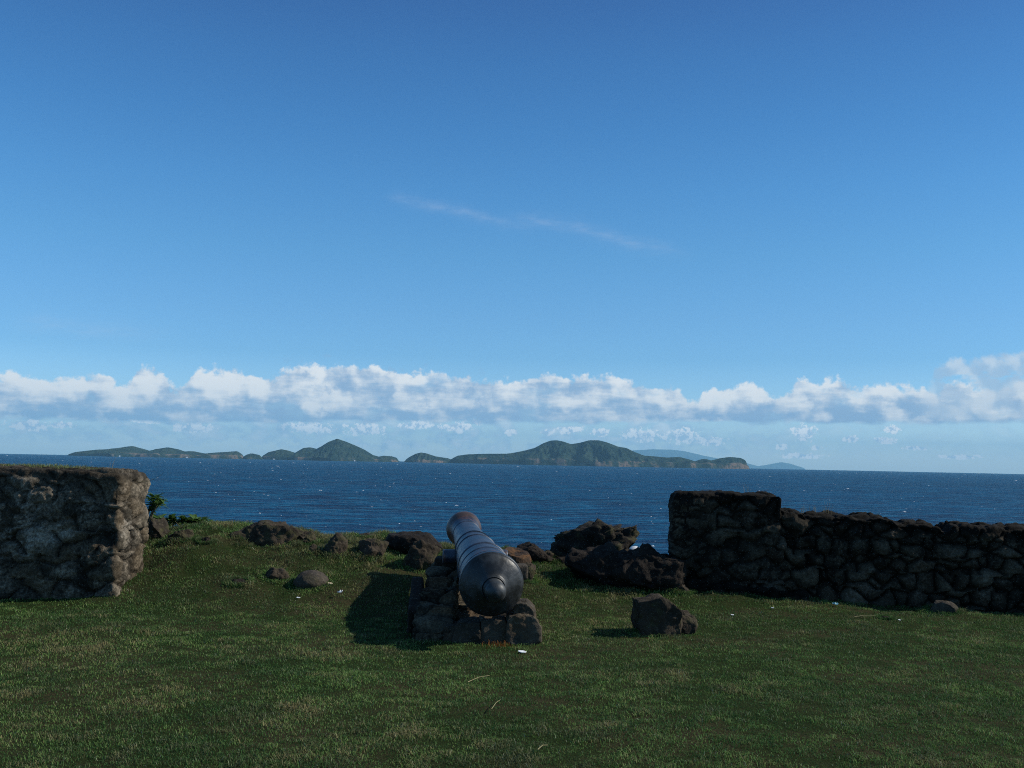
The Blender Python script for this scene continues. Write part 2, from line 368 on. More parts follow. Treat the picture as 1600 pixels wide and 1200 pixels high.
def simple(name, col, rough=.8, spec=.3, nscale=20, var=.3, trans=0.):
    m, b, bs = new_mat(name); co = b.node('ShaderNodeNewGeometry').outputs['Position']
    n = b.noise(co, nscale, 4)
    c = b.mix(n, tuple(x * (1 - var) for x in col) + (1,), tuple(min(1, x * (1 + var)) for x in col) + (1,))
    b.put(bs.inputs['Base Color'], c); bs.inputs['Roughness'].default_value = rough; bs.inputs['Specular IOR Level'].default_value = spec
    if trans:
        t = b.node('ShaderNodeBsdfTranslucent'); b.put(t.inputs[0], c)
        mx = b.node('ShaderNodeMixShader'); mx.inputs[0].default_value = trans
        b.l.new(bs.outputs[0], mx.inputs[1]); b.l.new(t.outputs[0], mx.inputs[2]); b.l.new(mx.outputs[0], b.out.inputs[0])
    return m
def masonry_mat(name, dark, mid, pale, joint, lichen=(.30, .29, .26), lich=.5, brown=(.10, .075, .05), crust_shade=.6):
    m, b, bs = new_mat(name); co = objco(b)
    cell = attr(b, 'cell'); j = attr(b, 'joint'); pl = attr(b, 'plaster')
    n1 = b.noise(co, 5, 6, .65); n2 = b.noise(co, 28, 5, .6); n3 = b.noise(b.vadd(co, (9, 3, 1)), 2.2, 5, .6)
    c = b.mix(b.m('POWER', cell, 1.8), dark, mid)
    c = b.mix(b.sstep(n1, .42, .68), c, pale)
    c = b.mix(b.m('MULTIPLY', b.sstep(b.m('FRACT', b.m('MULTIPLY', cell, 7.3)), .72, .8), .6), c, brown)
    c = b.mix(b.m('MULTIPLY', pl, 1.), c, b.mix(b.sstep(b.m('ADD', b.m('MULTIPLY', attr(b, 'small'), .5), b.m('MULTIPLY', n1, .7)), .4, .8), dark, pale))
    c = b.mix(b.m('MULTIPLY', b.sstep(b.m('ADD', n3, b.m('MULTIPLY', n2, .5)), .78, .95), lich), c, lichen)
    c = b.mix(b.m('MULTIPLY', b.sstep(b.noise(b.vadd(co, (3, 7, 2)), 3.1, 5, .65), .54, .66), .8), c, (dark[0] * .45, dark[1] * .45, dark[2] * .45, 1))
    c = b.mix(b.m('MULTIPLY', attr(b, 'crust_shade'), crust_shade), c, (dark[0] * .5, dark[1] * .5, dark[2] * .5, 1))  # lichen crust plus painted darkening that tones down sun on the top edges
    c = b.mix(b.m('MULTIPLY', j, .95), c, joint)
    c = b.mix(.8, c, b.mix(b.sstep(b.noise(co, 40, 5, .7), .3, .7), (.3, .3, .3, 1), (1.25, 1.25, 1.25, 1)), 'MULTIPLY')
    b.put(bs.inputs['Base Color'], c); bs.inputs['Roughness'].default_value = .95; bs.inputs['Specular IOR Level'].default_value = .15
    bump(b, bs, b.m('ADD', n2, b.m('MULTIPLY', b.noise(co, 90, 3), .4)), .012, .9)
    return m
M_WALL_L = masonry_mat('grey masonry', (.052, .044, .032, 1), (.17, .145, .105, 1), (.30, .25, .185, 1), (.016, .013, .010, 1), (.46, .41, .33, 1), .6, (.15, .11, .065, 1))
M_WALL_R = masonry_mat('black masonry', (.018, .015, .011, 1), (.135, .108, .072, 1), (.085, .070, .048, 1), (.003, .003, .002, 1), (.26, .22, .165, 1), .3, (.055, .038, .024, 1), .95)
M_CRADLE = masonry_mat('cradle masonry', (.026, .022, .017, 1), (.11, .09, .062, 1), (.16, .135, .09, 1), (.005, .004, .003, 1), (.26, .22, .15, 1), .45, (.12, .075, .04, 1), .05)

def rock_mat(name, dark, mid, pale, patch=None, pa=.5):
    m, b, bs = new_mat(name); co = b.node('ShaderNodeNewGeometry').outputs['Position']
    n1 = b.noise(co, 3.5, 6, .65); n2 = b.noise(co, 22, 6, .65); n3 = b.noise(b.vadd(co, (4, 8, 3)), 6, 5, .6)
    c = b.mix(b.sstep(n1, .35, .65), dark, mid)
    c = b.mix(b.m('MULTIPLY', b.sstep(n2, .52, .72), .7), c, pale)
    if patch: c = b.mix(b.m('MULTIPLY', b.sstep(n3, .5, .62), pa), c, patch)
    c = b.mix(.6, c, b.mix(b.noise(co, 45, 4), (.3, .3, .3, 1), (1, 1, 1, 1)), 'MULTIPLY')
    b.put(bs.inputs['Base Color'], c); bs.inputs['Roughness'].default_value = .92; bs.inputs['Specular IOR Level'].default_value = .2
    bump(b, bs, b.m('ADD', n2, b.m('MULTIPLY', b.noise(co, 70, 4), .5)), .02, .9)
    return m
M_RBLACK = rock_mat('black basalt', (.013, .010, .008, 1), (.032, .024, .018, 1), (.085, .068, .048, 1))
M_RBROWN = rock_mat('brown basalt', (.030, .024, .017, 1), (.075, .058, .040, 1), (.13, .105, .07, 1), (.085, .080, .035, 1), .7)
M_RGREY = rock_mat('grey stone', (.045, .038, .030, 1), (.09, .076, .060, 1), (.17, .145, .11, 1), (.06, .06, .03, 1), .4)
M_RRUST = rock_mat('rusty stone', (.04, .027, .02, 1), (.085, .055, .035, 1), (.13, .10, .07, 1), (.21, .10, .035, 1), .6)
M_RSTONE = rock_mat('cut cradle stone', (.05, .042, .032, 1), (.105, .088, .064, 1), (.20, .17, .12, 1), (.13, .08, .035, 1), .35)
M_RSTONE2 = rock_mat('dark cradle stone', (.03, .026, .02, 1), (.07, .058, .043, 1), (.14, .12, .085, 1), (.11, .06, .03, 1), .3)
M_RMOSS = rock_mat('mossy basalt', (.018, .016, .014, 1), (.045, .038, .030, 1), (.10, .09, .065, 1), (.085, .08, .04, 1), .7)

# cannon iron
def iron_mat():
    m, b, bs = new_mat('weathered iron'); co = objco(b)
    sx = b.node('ShaderNodeSeparateXYZ'); b.l.new(co, sx.inputs[0]); s = sx.outputs[2]
    n1 = b.noise(b.vmul(co, (1, 1, .8)), 7, 6, .65); n2 = b.noise(co, 30, 5, .65); n3 = b.noise(b.vmul(co, (1, 1, 5)), 3.5, 4, .6)
    c = b.mix(b.sstep(n1, .35, .65), (.018, .024, .036, 1), (.055, .076, .115, 1))
    c = b.mix(b.m('MULTIPLY', b.sstep(n2, .58, .72), .5), c, (.10, .12, .15, 1))
    rustn = b.m('ADD', n3, b.m('MULTIPLY', n2, .35))
    near_ring = b.m('MAXIMUM', b.sstep(s, 2.50, 2.58), b.m('MULTIPLY', b.sstep(b.m('ABSOLUTE', b.m('SUBTRACT', s, .22)), .24, .05), .75))
    r = b.m('MULTIPLY', b.sstep(rustn, b.m('SUBTRACT', .86, b.m('MULTIPLY', near_ring, .25)), b.m('SUBTRACT', .98, b.m('MULTIPLY', near_ring, .25))), 1.0)
    c = b.mix(b.m('MULTIPLY', r, .85), c, b.mix(n2, (.06, .032, .026, 1), (.17, .075, .055, 1)))
    c = b.mix(b.m('MULTIPLY', b.sstep(s, 2.60, 2.68), .85), c, b.mix(n2, (.03, .024, .02, 1), (.13, .075, .055, 1)))
    back = b.sstep(s, .06, -.02)
    c = b.mix(back, c, b.mix(b.sstep(n1, .38, .62), (.018, .020, .021, 1), (.050, .056, .060, 1)))
    b.put(bs.inputs['Base Color'], c); bs.inputs['Metallic'].default_value = .25
    b.put(bs.inputs['Roughness'], b.lin(n1, .3, .7, .34, .55)); bs.inputs['Specular IOR Level'].default_value = .5
    bump(b, bs, b.m('ADD', b.m('MULTIPLY', n2, .6), n1), .004, .7)
    return m
M_IRON = iron_mat()

M_WHITE = simple('white plastic', (.72, .75, .78), .5, .4)
M_CREAM = simple('cream paper', (.5, .42, .28), .8)
M_BLUEP = simple('pale blue plastic', (.25, .5, .55), .5)
M_STRAW = simple('dry straw', (.34, .30, .16), .8, .2, trans=.2)
M_LEAF = simple('glossy leaf', (.085, .16, .04), .5, .35, 8, .35, trans=.3)
M_STEM = simple('plant stem', (.09, .08, .05), .85)

# ------------------------------------------------------------------ sea
RE = 6.371e6; SEA = -25.0
def sea_z(r): return SEA - r * r / (2 * RE)
rr = np.concatenate([[0.01], np.geomspace(20, 42000, 110)]); na = 288
A, R_ = np.meshgrid(np.linspace(0, 2 * math.pi, na + 1)[:-1], rr)
sv = np.stack([R_ * np.sin(A), R_ * np.cos(A), sea_z(R_)], -1).reshape(-1, 3)
i, j = np.meshgrid(np.arange(len(rr) - 1), np.arange(na), indexing='ij')
a = (i * na + j).ravel(); bq = (i * na + (j + 1) % na).ravel()
sf = np.stack([a, a + na, bq + na, bq], 1)
def sea_mat():
    m, b, bs = new_mat('sea water'); co = b.node('ShaderNodeNewGeometry').outputs['Position']
    fl = b.vmul(co, (1, 1, 0))
    big = b.noise(b.vmul(fl, (.22, 1, 1)), .008, 4, .55)
    mid = b.noise(b.vmul(fl, (.45, 1, 1)), .06, 5, .6)
    fin = b.m('MULTIPLY', b.m('ADD', b.noise(b.vmul(fl, (.45, 1, 1)), .45, 3, .6), b.noise(b.vmul(fl, (.35, 1, 1)), .10, 3, .6)), .5)
    c = b.mix(b.sstep(big, .38, .62), (.001, .020, .064, 1), (.001, .046, .120, 1))
    c = b.mix(b.sstep(mid, .48, .64), c, (.005, .085, .175, 1))
    c = b.mix(b.m('MULTIPLY', b.sstep(fin, .50, .62), .95), c, (.010, .125, .235, 1))
    c = b.mix(b.m('MULTIPLY', b.sstep(fin, .50, .39), .9), c, (.001, .008, .034, 1))
    b.put(bs.inputs['Base Color'], c); bs.inputs['IOR'].default_value = 1.33
    bs.inputs['Roughness'].default_value = .4; bs.inputs['Specular IOR Level'].default_value = .05
    bump(b, bs, b.m('ADD', b.m('MULTIPLY', mid, 3.), b.m('ADD', b.m('MULTIPLY', fin, 1.5), b.m('MULTIPLY', big, 4.))), 2.6, 1.)
    return m
tag(link('sea', np_mesh('sea', sv, [sf]), sea_mat()), kind='structure')
_rg = np.random.RandomState(8); fv, ff = [], []
for _ in range(480):                          # breaking wave crests
    r = 260 * (7500 / 260) ** _rg.uniform(0, 1) ** .8; th = _rg.uniform(-.62, .62)
    L_ = _rg.uniform(.35, 1.2) * (.5 + r / 900) * _rg.choice([.6, 1, 1.7], p=[.5, .38, .12]); h_ = .14 + L_ * .2; c_ = np.array([r * math.sin(th), r * math.cos(th), sea_z(r)])
    n_ = 6; o_ = len(fv)
    for q_ in range(n_ + 1):
        t_ = q_ / n_; y_ = .25 * L_ * _rg.uniform(-.3, .3); hh_ = h_ * math.sin(math.pi * min(.95, max(.05, t_))) * _rg.uniform(.6, 1.1)
        for dy, dz in ((-.5 * h_, .02), (0, hh_), (.8 * h_, .02)): fv.append(c_ + [(t_ - .5) * L_, y_ + dy, dz])
    for q_ in range(n_):
        a_ = o_ + q_ * 3; ff += [(a_, a_ + 3, a_ + 4, a_ + 1), (a_ + 1, a_ + 4, a_ + 5, a_ + 2)]
tag(link('sea_foam', np_mesh('sea_foam', fv, [np.array(ff)], False), simple('foam', (.74, .80, .82), .9, .2)), 'white crests of small breaking waves on the blue sea', 'foam', kind='stuff')

# ------------------------------------------------------------------ ground
YC = 13.6
crest = [P(x, y, YC) for x, y in ((100,828),(235,828),(300,824),(340,818),(380,822),(430,828),(470,831),(500,838),(560,838),(600,838),(640,842),(690,850),(780,859),(860,869),(900,876),(1040,890),(1100,905),(1300,925),(1600,945))]
cx = np.array([p.x for p in crest]); cz = np.array([p.z for p in crest])
def ground_z(x, y, fine=True):
    x = np.asarray(x, float); y = np.asarray(y, float)
    f = np.interp(x, cx, cz)
    f = f * (1 - .0 * x)
    y0 = 10.45 + .25 * np.sin(x * .9 + 1) + .6 * sm(-.3, 2, x)
    up = sm(y0, YC - .1, y)
    z = f * up
    p = np.stack([x, y, 0 * x], 1)
    near = sm(25, 18, np.abs(x)) * sm(-3, 2, y)
    z = z + .035 * fbm(p, .5, 3, .5, 3) + near * (.014 * fbm(p, 3.2, 3, .5, 5) + .15 * up * (1 - .6 * sm(12.8, 13.6, y)) * fbm(p, 1.3, 4, .6, 6) + .045 * up * fbm(p, 5, 3, .55, 8))
    back = np.clip(y - YC - .3, 0, None)
    z = z - .10 * back ** 2 - .25 * back * (1 + .5 * fbm(p, .25, 3, .5, 9))
    return np.maximum(z, -30)
gx = np.concatenate([np.linspace(-300, -20, 20), np.linspace(-18, -9.2, 30), np.arange(-9, 9, .05), np.linspace(9.2, 18, 30), np.linspace(20, 300, 20)])
gy = np.concatenate([np.linspace(-250, -6, 30), np.linspace(-5, 2.9, 30), np.arange(3, 17, .05), np.linspace(17.2, 40, 40)])
GX, GY = np.meshgrid(gx, gy, indexing='ij')
gz = ground_z(GX.ravel(), GY.ravel())
def ground_mat():
    m, b, bs = new_mat('turf soil'); co = b.node('ShaderNodeNewGeometry').outputs['Position']
    n1 = b.noise(co, .9, 6, .6); n2 = b.noise(co, 14, 6, .7); n3 = b.noise(co, 60, 4, .7)
    c = b.mix(b.sstep(n1, .4, .62), (.034, .052, .015, 1), (.070, .062, .030, 1))
    c = b.mix(b.sstep(n2, .45, .7), c, (.030, .045, .012, 1))
    c = b.mix(.7, c, b.mix(n3, (.3, .3, .3, 1), (1.2, 1.2, 1.2, 1)), 'MULTIPLY')
    b.put(bs.inputs['Base Color'], c); bs.inputs['Roughness'].default_value = 1; bs.inputs['Specular IOR Level'].default_value = .05
    bump(b, bs, b.m('ADD', n2, n3), .03, 1)
    return m
tag(link('ground', np_mesh('ground', np.stack([GX.ravel(), GY.ravel(), gz], 1), [grid_faces(len(gx), len(gy))]), ground_mat()), kind='structure')
def gz1(x, y): return float(ground_z([x], [y])[0])

# ------------------------------------------------------------------ islands
def island_mat(name, green1, green2, rockc, k):
    m, b, bs = new_mat(name); g = b.node('ShaderNodeNewGeometry'); co = g.outputs['Position']
    hgt = attr(b, 'hgt'); n1 = b.noise(co, .006 / k, 6, .65); n2 = b.noise(co, .035 / k, 5, .65)
    c = b.mix(b.sstep(n1, .38, .62), green1, green2)
    c = b.mix(b.m('MULTIPLY', b.sstep(n2, .5, .7), .6), c, tuple(x * 1.7 for x in green2[:3]) + (1,))
    steep = b.sstep(b.m('ABSOLUTE', b.node('ShaderNodeSeparateXYZ').outputs[2]) if False else attr(b, 'cliff'), .35, .7)
    rk = b.m('MULTIPLY', steep, b.sstep(b.noise(b.vmul(co, (1, 1, .4)), .006 / k, 4), .49, .60))
    rk = b.m('MULTIPLY', rk, b.sstep(n2, .36, .5, .1, .95))
    c = b.mix(rk, c, b.mix(n2, tuple(x * .6 for x in rockc[:3]) + (1,), rockc))
    b.put(bs.inputs['Base Color'], c); bs.inputs['Roughness'].default_value = 1; bs.inputs['Specular IOR Level'].default_value = 0
    return m
M_ISL = island_mat('island forest', (.012, .027, .022, 1), (.032, .050, .034, 1), (.22, .16, .12, 1), 1.)
M_FAR = island_mat('far mountain forest', (.04, .06, .03, 1), (.05, .07, .04, 1), (.1, .09, .07, 1), 4.)
def island(pts, D, half, label, mat, seed, cliff=28., cliffs=1.0, nx=420, ny=90, cat='island', name='island'):
    pp = [P(x, y, D) for x, y in pts]
    xs = np.array([p.x for p in pp]); r = np.hypot(xs, D); base = sea_z(r)
    hs = np.maximum(np.array([p.z for p in pp]) - base, 0)
    # ease the ends down to the water
    X = np.linspace(xs[0], xs[-1], nx); H = np.interp(X, xs, hs)
    ker = np.hanning(7); ker /= ker.sum(); H = np.convolve(np.pad(H, 3, mode='edge'), ker, 'valid')
    v = np.linspace(-1, 1, ny); v = np.sign(v) * np.abs(v) ** 1.8; XX, VV = np.meshgrid(X, v, indexing='ij'); HH = np.repeat(H[:, None], ny, 1)
    p = np.stack([XX.ravel(), VV.ravel() * half, np.zeros(XX.size)], 1)
    n = fbm(p, 1 / (half * .55), 5, .55, seed).reshape(XX.shape)
    rid = 1 - np.abs(fbm(p * np.array([1, .3, 1]), 1 / (half * .22), 5, .6, seed + 4)).reshape(XX.shape) * 3
    av = np.abs(VV)
    width = np.clip(.35 + .65 * (H / H.max()) ** .5, .2, 1)[:, None] * (1 + .25 * fbm(np.stack([X, 0 * X, 0 * X], 1), 1 / (half * .5), 3, .5, seed + 9))[:, None]
    width = width * (.10 + .90 * np.clip(np.sin(np.pi * (X - X[0]) / (X[-1] - X[0])), 0, 1) ** .7)[:, None]
    t = np.clip(1 - (av / width), 0, 1)
    body = t ** .85
    cl = cliff * np.clip(HH / 60., 0, 1) * sm(0, .06, t) * (1 + .6 * n)
    Z = np.minimum(HH, cl + (HH - cl * .6) * body * (1 - .55 * (1 - rid) * (1 - body) * 2 * (1 - np.abs(2 * body - 1) * .3)))
    Z = np.maximum(Z, 0) ; Z = np.where(t <= 0, -30, Z)
    Y = D + VV * half
    base2 = sea_z(np.hypot(XX, Y))
    fade = np.minimum(1, .0 + np.minimum(XX - X[0], X[-1] - XX) / 40.)
    Z = np.where(Z > 0, Z * fade - 4 * (1 - fade), Z)
    co = np.stack([XX.ravel(), Y.ravel(), (Z + base2).ravel()], 1)
    cliffm = np.clip(1 - (Z - cl * .9) / (cliff * 1.3 + 1), 0, 1) * (VV < 0) * cliffs
    co = co.reshape(nx, ny, 3); Z = Z * 1.0
    co = co.reshape(-1, 3)
    me = np_mesh('island', co, [grid_faces(nx, ny)], True, {'hgt': Z.ravel(), 'cliff': cliffm.ravel()})
    o = link(name, me, mat); tag(o, kind='structure'); o['label'] = label
    return co.reshape(nx, ny, 3), Z
D0 = 8900.
island([(106,710),(118,706.5),(150,703),(170,702),(190,699.5),(207,697),(216,700),(236,706),(245,702),(262,699),(276,702),(286,706),(300,705),(320,709),(340,707),(357,706),(370,705),(378,710),(384,714)], D0, 520, 'long low green island at the far left', M_ISL, 11, 22)
island([(378,714),(385,711),(393,708.5),(405,711),(412,714)], D0 - 250, 160, 'small pale rocky islet between two green islands', M_ISL, 12, 26, 1.6, 120, 40)
i3, z3 = island([(404,716),(420,706.5),(440,702),(450,704),(461,708),(475,700),(485,699),(495,701.5),(505,696),(515,690),(527,685.5),(540,690),(555,696),(570,703),(582,711),(592,713.5),(600,712),(612,713),(619,715),(627,722)], D0, 650, 'green island with the sharp conical peak', M_ISL, 13, 18)
island([(628,722),(640,714),(650,709),(658,707),(665,708),(680,713),(700,716),(712,721)], D0 + 250, 300, 'small rounded green islet between the two main islands', M_ISL, 14, 18, 1., 160, 50)
i5, z5 = island([(697,722),(715,712),(730,710),(760,709),(790,709),(800,708),(820,704),(835,700),(850,692),(860,688.5),(870,688),(880,690),(892,694),(905,692),(920,688),(935,688),(950,692),(965,698),(978,700),(990,706),(1005,712),(1020,713),(1040,715),(1060,714),(1075,718),(1085,722),(1100,717),(1112,720),(1125,716),(1140,714),(1157,715.5),(1164,719),(1168,726),(1172,732)], D0, 800, 'long green island with a twin summit and brown sea cliffs', M_ISL, 15, 34)
island([(930,712),(960,706),(1000,703),(1020,702),(1050,702.5),(1070,705),(1100,712),(1130,718),(1160,722),(1195,731)], 47000., 3500, 'pale blue mountain far behind the right island', M_FAR, 16, 10, 0, 200, 40, name='mountain')
island([(1150,731),(1180,729),(1200,726),(1220,722),(1235,724.5),(1258,732)], 47500., 2500, 'faint blue hump furthest right on the horizon', M_FAR, 17, 10, 0, 120, 40, name='mountain')

# tiny white houses by the shore
def house(px, py, D, w, label):
    p = P(px, py, D); z = sea_z(math.hypot(p.x, p.y))
    bm = bmesh.new(); h = w * .28; d = w * .8
    v = [bm.verts.new(c) for c in ((-w/2,-d/2,-4),(w/2,-d/2,-4),(w/2,d/2,-4),(-w/2,d/2,-4),(-w/2,-d/2,h),(w/2,-d/2,h),(w/2,d/2,h),(-w/2,d/2,h),(-w/2,0,h*1.5),(w/2,0,h*1.5))]
    for f in ((0,1,5,4),(1,2,6,9,5),(2,3,7,6),(3,0,4,8,7),(4,5,9,8),(6,7,8,9)): bm.faces.new([v[k] for k in f])
    bmesh.ops.recalc_face_normals(bm, faces=bm.faces)
    me = bpy.data.meshes.new('white_house'); bm.to_mesh(me); bm.free()
    o = link('white_house', me, M_WHITE); o.location = (p.x, p.y, z + 5); o.rotation_euler.z = .5
    tag(o, label, 'house', 'white houses on the island shores')
house(187, 711.5, D0 - 560, 11, 'tiny white house under the tallest hump of the leftmost island')
house(292, 714, D0 - 480, 12, 'tiny white house on the right half of the leftmost island shore')
house(428, 716.5, D0 - 480, 9, 'tiny white house at the left foot of the peaked island')
house(554, 719.5, D0 - 640, 10, 'tiny white house at the foot of the conical peak')

# ------------------------------------------------------------------ ruined walls
# left wall: front at Y=11
YL = 11.0
pr = P(180, 900, YL); xr = pr.x; xl = -9.5
zt = P(100, 735, YL).z
def topL(s): 
    s = np.asarray(s); return zt + .012 * np.sin(s * 3.1) - .05 * sm(5.1, 5.3, s * 0 + s) * 0 - .015 * sm(4.6, 5.2, s)
LL = xr - xl
wl = empty('stone_wall', (xl, YL, 0))
tag(wl, 'tall grey rubble stone wall with squared sunlit end, at the left', 'wall')
g0 = gz1(-5, 11)
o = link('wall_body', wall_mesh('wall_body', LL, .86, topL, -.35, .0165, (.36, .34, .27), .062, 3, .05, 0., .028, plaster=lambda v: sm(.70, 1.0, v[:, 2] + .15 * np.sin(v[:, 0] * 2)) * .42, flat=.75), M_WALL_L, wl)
# capping crust of the wall top
def topc(s): return zt + .02 + .012 * np.sin(np.asarray(s) * 2.3)
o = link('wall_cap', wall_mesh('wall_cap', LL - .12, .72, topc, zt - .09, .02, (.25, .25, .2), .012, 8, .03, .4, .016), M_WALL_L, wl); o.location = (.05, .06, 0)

# right wall, heading slightly toward the camera
WX, WY, SL = 1.9, 12.45, -.113
def on_wall(px, py):
    Y = 12.3
    for _ in range(8):
        p = P(px, py, Y); Y = WY + (p.x - WX) * SL
    return P(px, py, Y)
ang = math.atan(SL); p0 = on_wall(1053, 850)
wr = empty('ruined_wall', (p0.x, p0.y, 0)); wr.rotation_euler.z = ang
tag(wr, 'black ruined stone wall with tall squared pillar end, at the right', 'wall')
def s_of(p): return (p.x - p0.x) / math.cos(ang)
def fn(pts):
    q = [on_wall(*t) for t in pts]; s = np.array([s_of(t) for t in q]); z = np.array([t.z for t in q])
    return s, z
s1, z1 = fn([(1040,784),(1052,773),(1062,771.5),(1130,772),(1175,772),(1200,773),(1222,776)])
pl_len = s1[-1]
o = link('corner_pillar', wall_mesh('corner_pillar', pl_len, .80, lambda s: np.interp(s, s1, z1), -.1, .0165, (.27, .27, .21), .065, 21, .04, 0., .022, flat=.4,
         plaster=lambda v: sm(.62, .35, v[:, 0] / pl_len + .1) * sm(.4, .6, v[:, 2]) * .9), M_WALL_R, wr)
s2, z2 = fn([(1222,796),(1250,801),(1265,806),(1290,810),(1315,806),(1330,807),(1345,812),(1380,808),(1398,812),(1408,819),(1440,821),(1470,822),(1477,824),(1481,831),(1491,831),(1497,821),(1520,823),(1560,825),(1600,828)])
s2 = np.append(s2, s2[-1] + 3.); z2 = np.append(z2, z2[-1])
run_len = s2[-1] - s2[0]; sb = s2[0]
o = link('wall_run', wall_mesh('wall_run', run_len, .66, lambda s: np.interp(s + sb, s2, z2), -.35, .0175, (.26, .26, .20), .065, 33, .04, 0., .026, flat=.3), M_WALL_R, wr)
o.location = (sb - .03, .06, 0)
fs_, fz_ = fn([(1062,905),(1100,912),(1150,917),(1205,921),(1260,926)])
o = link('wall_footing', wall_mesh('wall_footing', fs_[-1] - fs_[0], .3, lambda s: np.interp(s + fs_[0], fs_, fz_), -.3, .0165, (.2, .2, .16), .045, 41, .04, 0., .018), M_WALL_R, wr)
o.location = (fs_[0], -.14, 0)

# ------------------------------------------------------------------ cannon
B = P(768, 913, 9.25); Mz = P(725, 827, 11.95)
axis = (Mz - B).normalized(); LB = (Mz - B).length
cn = empty('cannon', B)
tag(cn, 'old iron cannon barrel pointing out to sea from its stone cradle', 'cannon')
q = axis.to_track_quat('Z', 'Y')
cn.rotation_mode = 'QUATERNION'; cn.rotation_quaternion = q
def lathe(name, prof_, parent, mat, n=96, sub=6, dent=.0, closed=False):
    pts = []
    for (s0, r0), (s1_, r1) in zip(prof_[:-1], prof_[1:]):
        k = max(1, int(math.hypot(s1_ - s0, r1 - r0) / .03))
        for t in range(k): pts.append((s0 + (s1_ - s0) * t / k, r0 + (r1 - r0) * t / k))
    pts.append(prof_[-1])
    pts = np.array(pts); th = np.linspace(0, 2 * math.pi, n + 1)[:-1]
    S, T = np.meshgrid(pts[:, 0], th, indexing='ij'); Rr = np.repeat(pts[:, 1][:, None], n, 1)
    v = np.stack([(Rr * np.cos(T)).ravel(), (Rr * np.sin(T)).ravel(), S.ravel()], 1)
    v[:, :2] *= (1 + .010 * fbm(v, 5, 4, .5, 77) + .004 * fbm(v, 25, 3, .5, 78))[:, None]
    i, j = np.meshgrid(np.arange(len(pts) - 1), np.arange(n), indexing='ij')
    a = (i * n + j).ravel(); b_ = (i * n + (j + 1) % n).ravel()
    me = np_mesh(name, v, [np.stack([a, b_, b_ + n, a + n], 1)], True)
    o = link(name, me, mat, parent); return o
k = LB / 2.75
R0 = .292
lathe('barrel', [(-.02, .262), (.0, .27), (.07, .272), (.09, .268), (.62 * k, .252), (.66 * k, .246), (1.25 * k, .216), (1.30 * k, .208), (2.0 * k, .174), (2.46 * k, .152), (2.56 * k, .156), (2.64 * k, .172), (2.70 * k, .196), (2.74 * k, .207), (2.80 * k, .207), (2.83 * k, .196), (2.84 * k, .18), (2.845 * k, .09), (2.84 * k, .075), (1.9 * k, .072), (1.89 * k, .001)], cn, M_IRON)
for s_, r_, w_ in ((-.015, .294, .085), (.17, .271, .03), (.40 * k, .2635, .03), (.655 * k, .257, .05), (1.27 * k, .221, .045), (1.55 * k, .2045, .022), (2.40 * k, .161, .03)):
    nm = 'base_ring' if r_ > .29 else 'reinforce_ring'
    lathe(nm, [(s_, r_ - .03), (s_ + .004, r_ - .006), (s_ + .012, r_), (s_ + w_ - .012, r_), (s_ + w_ - .004, r_ - .006), (s_ + w_, r_ - .03)], cn, M_IRON)
lathe('breech_face', [(.0, .285), (-.018, .284), (-.035, .272), (-.055, .245), (-.085, .20), (-.11, .155), (-.125, .125), (-.132, .118), (-.15, .112), (-.165, .105)], cn, M_IRON)
lathe('cascabel_knob', [(-.15, .104), (-.17, .092), (-.19, .082), (-.205, .080), (-.22, .086), (-.25, .096), (-.285, .098), (-.32, .088), (-.345, .068), (-.36, .04), (-.366, .001)], cn, M_IRON)
for sgn in (-1, 1):
    t = lathe('trunnion', [(0, .07), (.0, .075), (.14, .075), (.15, .068), (.152, .001)], cn, M_IRON, 40)
    xv = axis.cross(Vector((0, 0, 1))).normalized() * sgn
    loc = q.inverted() @ xv
    t.rotation_mode = 'QUATERNION'; t.rotation_quaternion = loc.to_track_quat('Z', 'Y'); t.location = loc * .19 + Vector((0, 0, 1.45 * k)) + (q.inverted() @ Vector((0, 0, -.05)))

# ------------------------------------------------------------------ stone cradle under the cannon
cr = empty('stone_cradle', (-.3, 9.2, 0))
tag(cr, 'low dark masonry cradle of two stepped cheeks under the cannon', 'cannon mount')
def part_wall(name, x0, x1, y0, y1, prof_, seed, stone=(.32, .34, .19), res=.013, mat=M_CRADLE, rot=0.):
    ss = np.array([a for a, _ in prof_]); zz = np.array([b for _, b in prof_])
    me = wall_mesh(name, y1 - y0, x1 - x0, lambda s: np.interp(s, ss, zz), -.15, res, stone, .045, seed, .03, 0., .018, dome=.2)
    o = link(name, me, mat, cr); o.location = (x1 + .3, y0 - 9.2, 0); o.rotation_euler.z = math.pi / 2 + rot
    return o
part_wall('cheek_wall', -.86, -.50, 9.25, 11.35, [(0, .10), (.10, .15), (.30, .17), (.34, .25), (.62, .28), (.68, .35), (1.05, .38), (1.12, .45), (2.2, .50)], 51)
BOXP = [((0, 0, 1), .56), ((0, -1, .1), .55), ((1, 0, .12), .6), ((-1, 0, .12), .6), ((0, 1, 0), .6), ((0, 0, -1), .6)]
def stone_part(x0, y0, x1, y1, Y, d, seed, mat, rotz=0., extra=()):
    a, b_ = P(x0, y1, Y), P(x1, y0, Y); w = b_.x - a.x; h = (b_.z - a.z) * 1.12
    me = rock_mesh('base_stone', (w, d, h), seed, 5, 4, .07, (.75, .95), BOXP + list(extra))
    o = link('base_stone', me, mat, cr); o.location = ((a.x + b_.x) / 2 + .3, Y - 9.2 + d / 2 - .1, b_.z - h / 2); o.rotation_euler.z = rotz
    return o
stone_part(786, 961, 847, 1007, 9.32, .50, 201, M_RSTONE, .04, [((.8, 0, .5), .6)])
stone_part(801, 942, 838, 968, 9.40, .42, 202, M_RSTONE, -.05, [((.7, 0, .7), .5)])
stone_part(744, 968, 795, 1006, 9.34, .40, 203, M_RSTONE, .08)
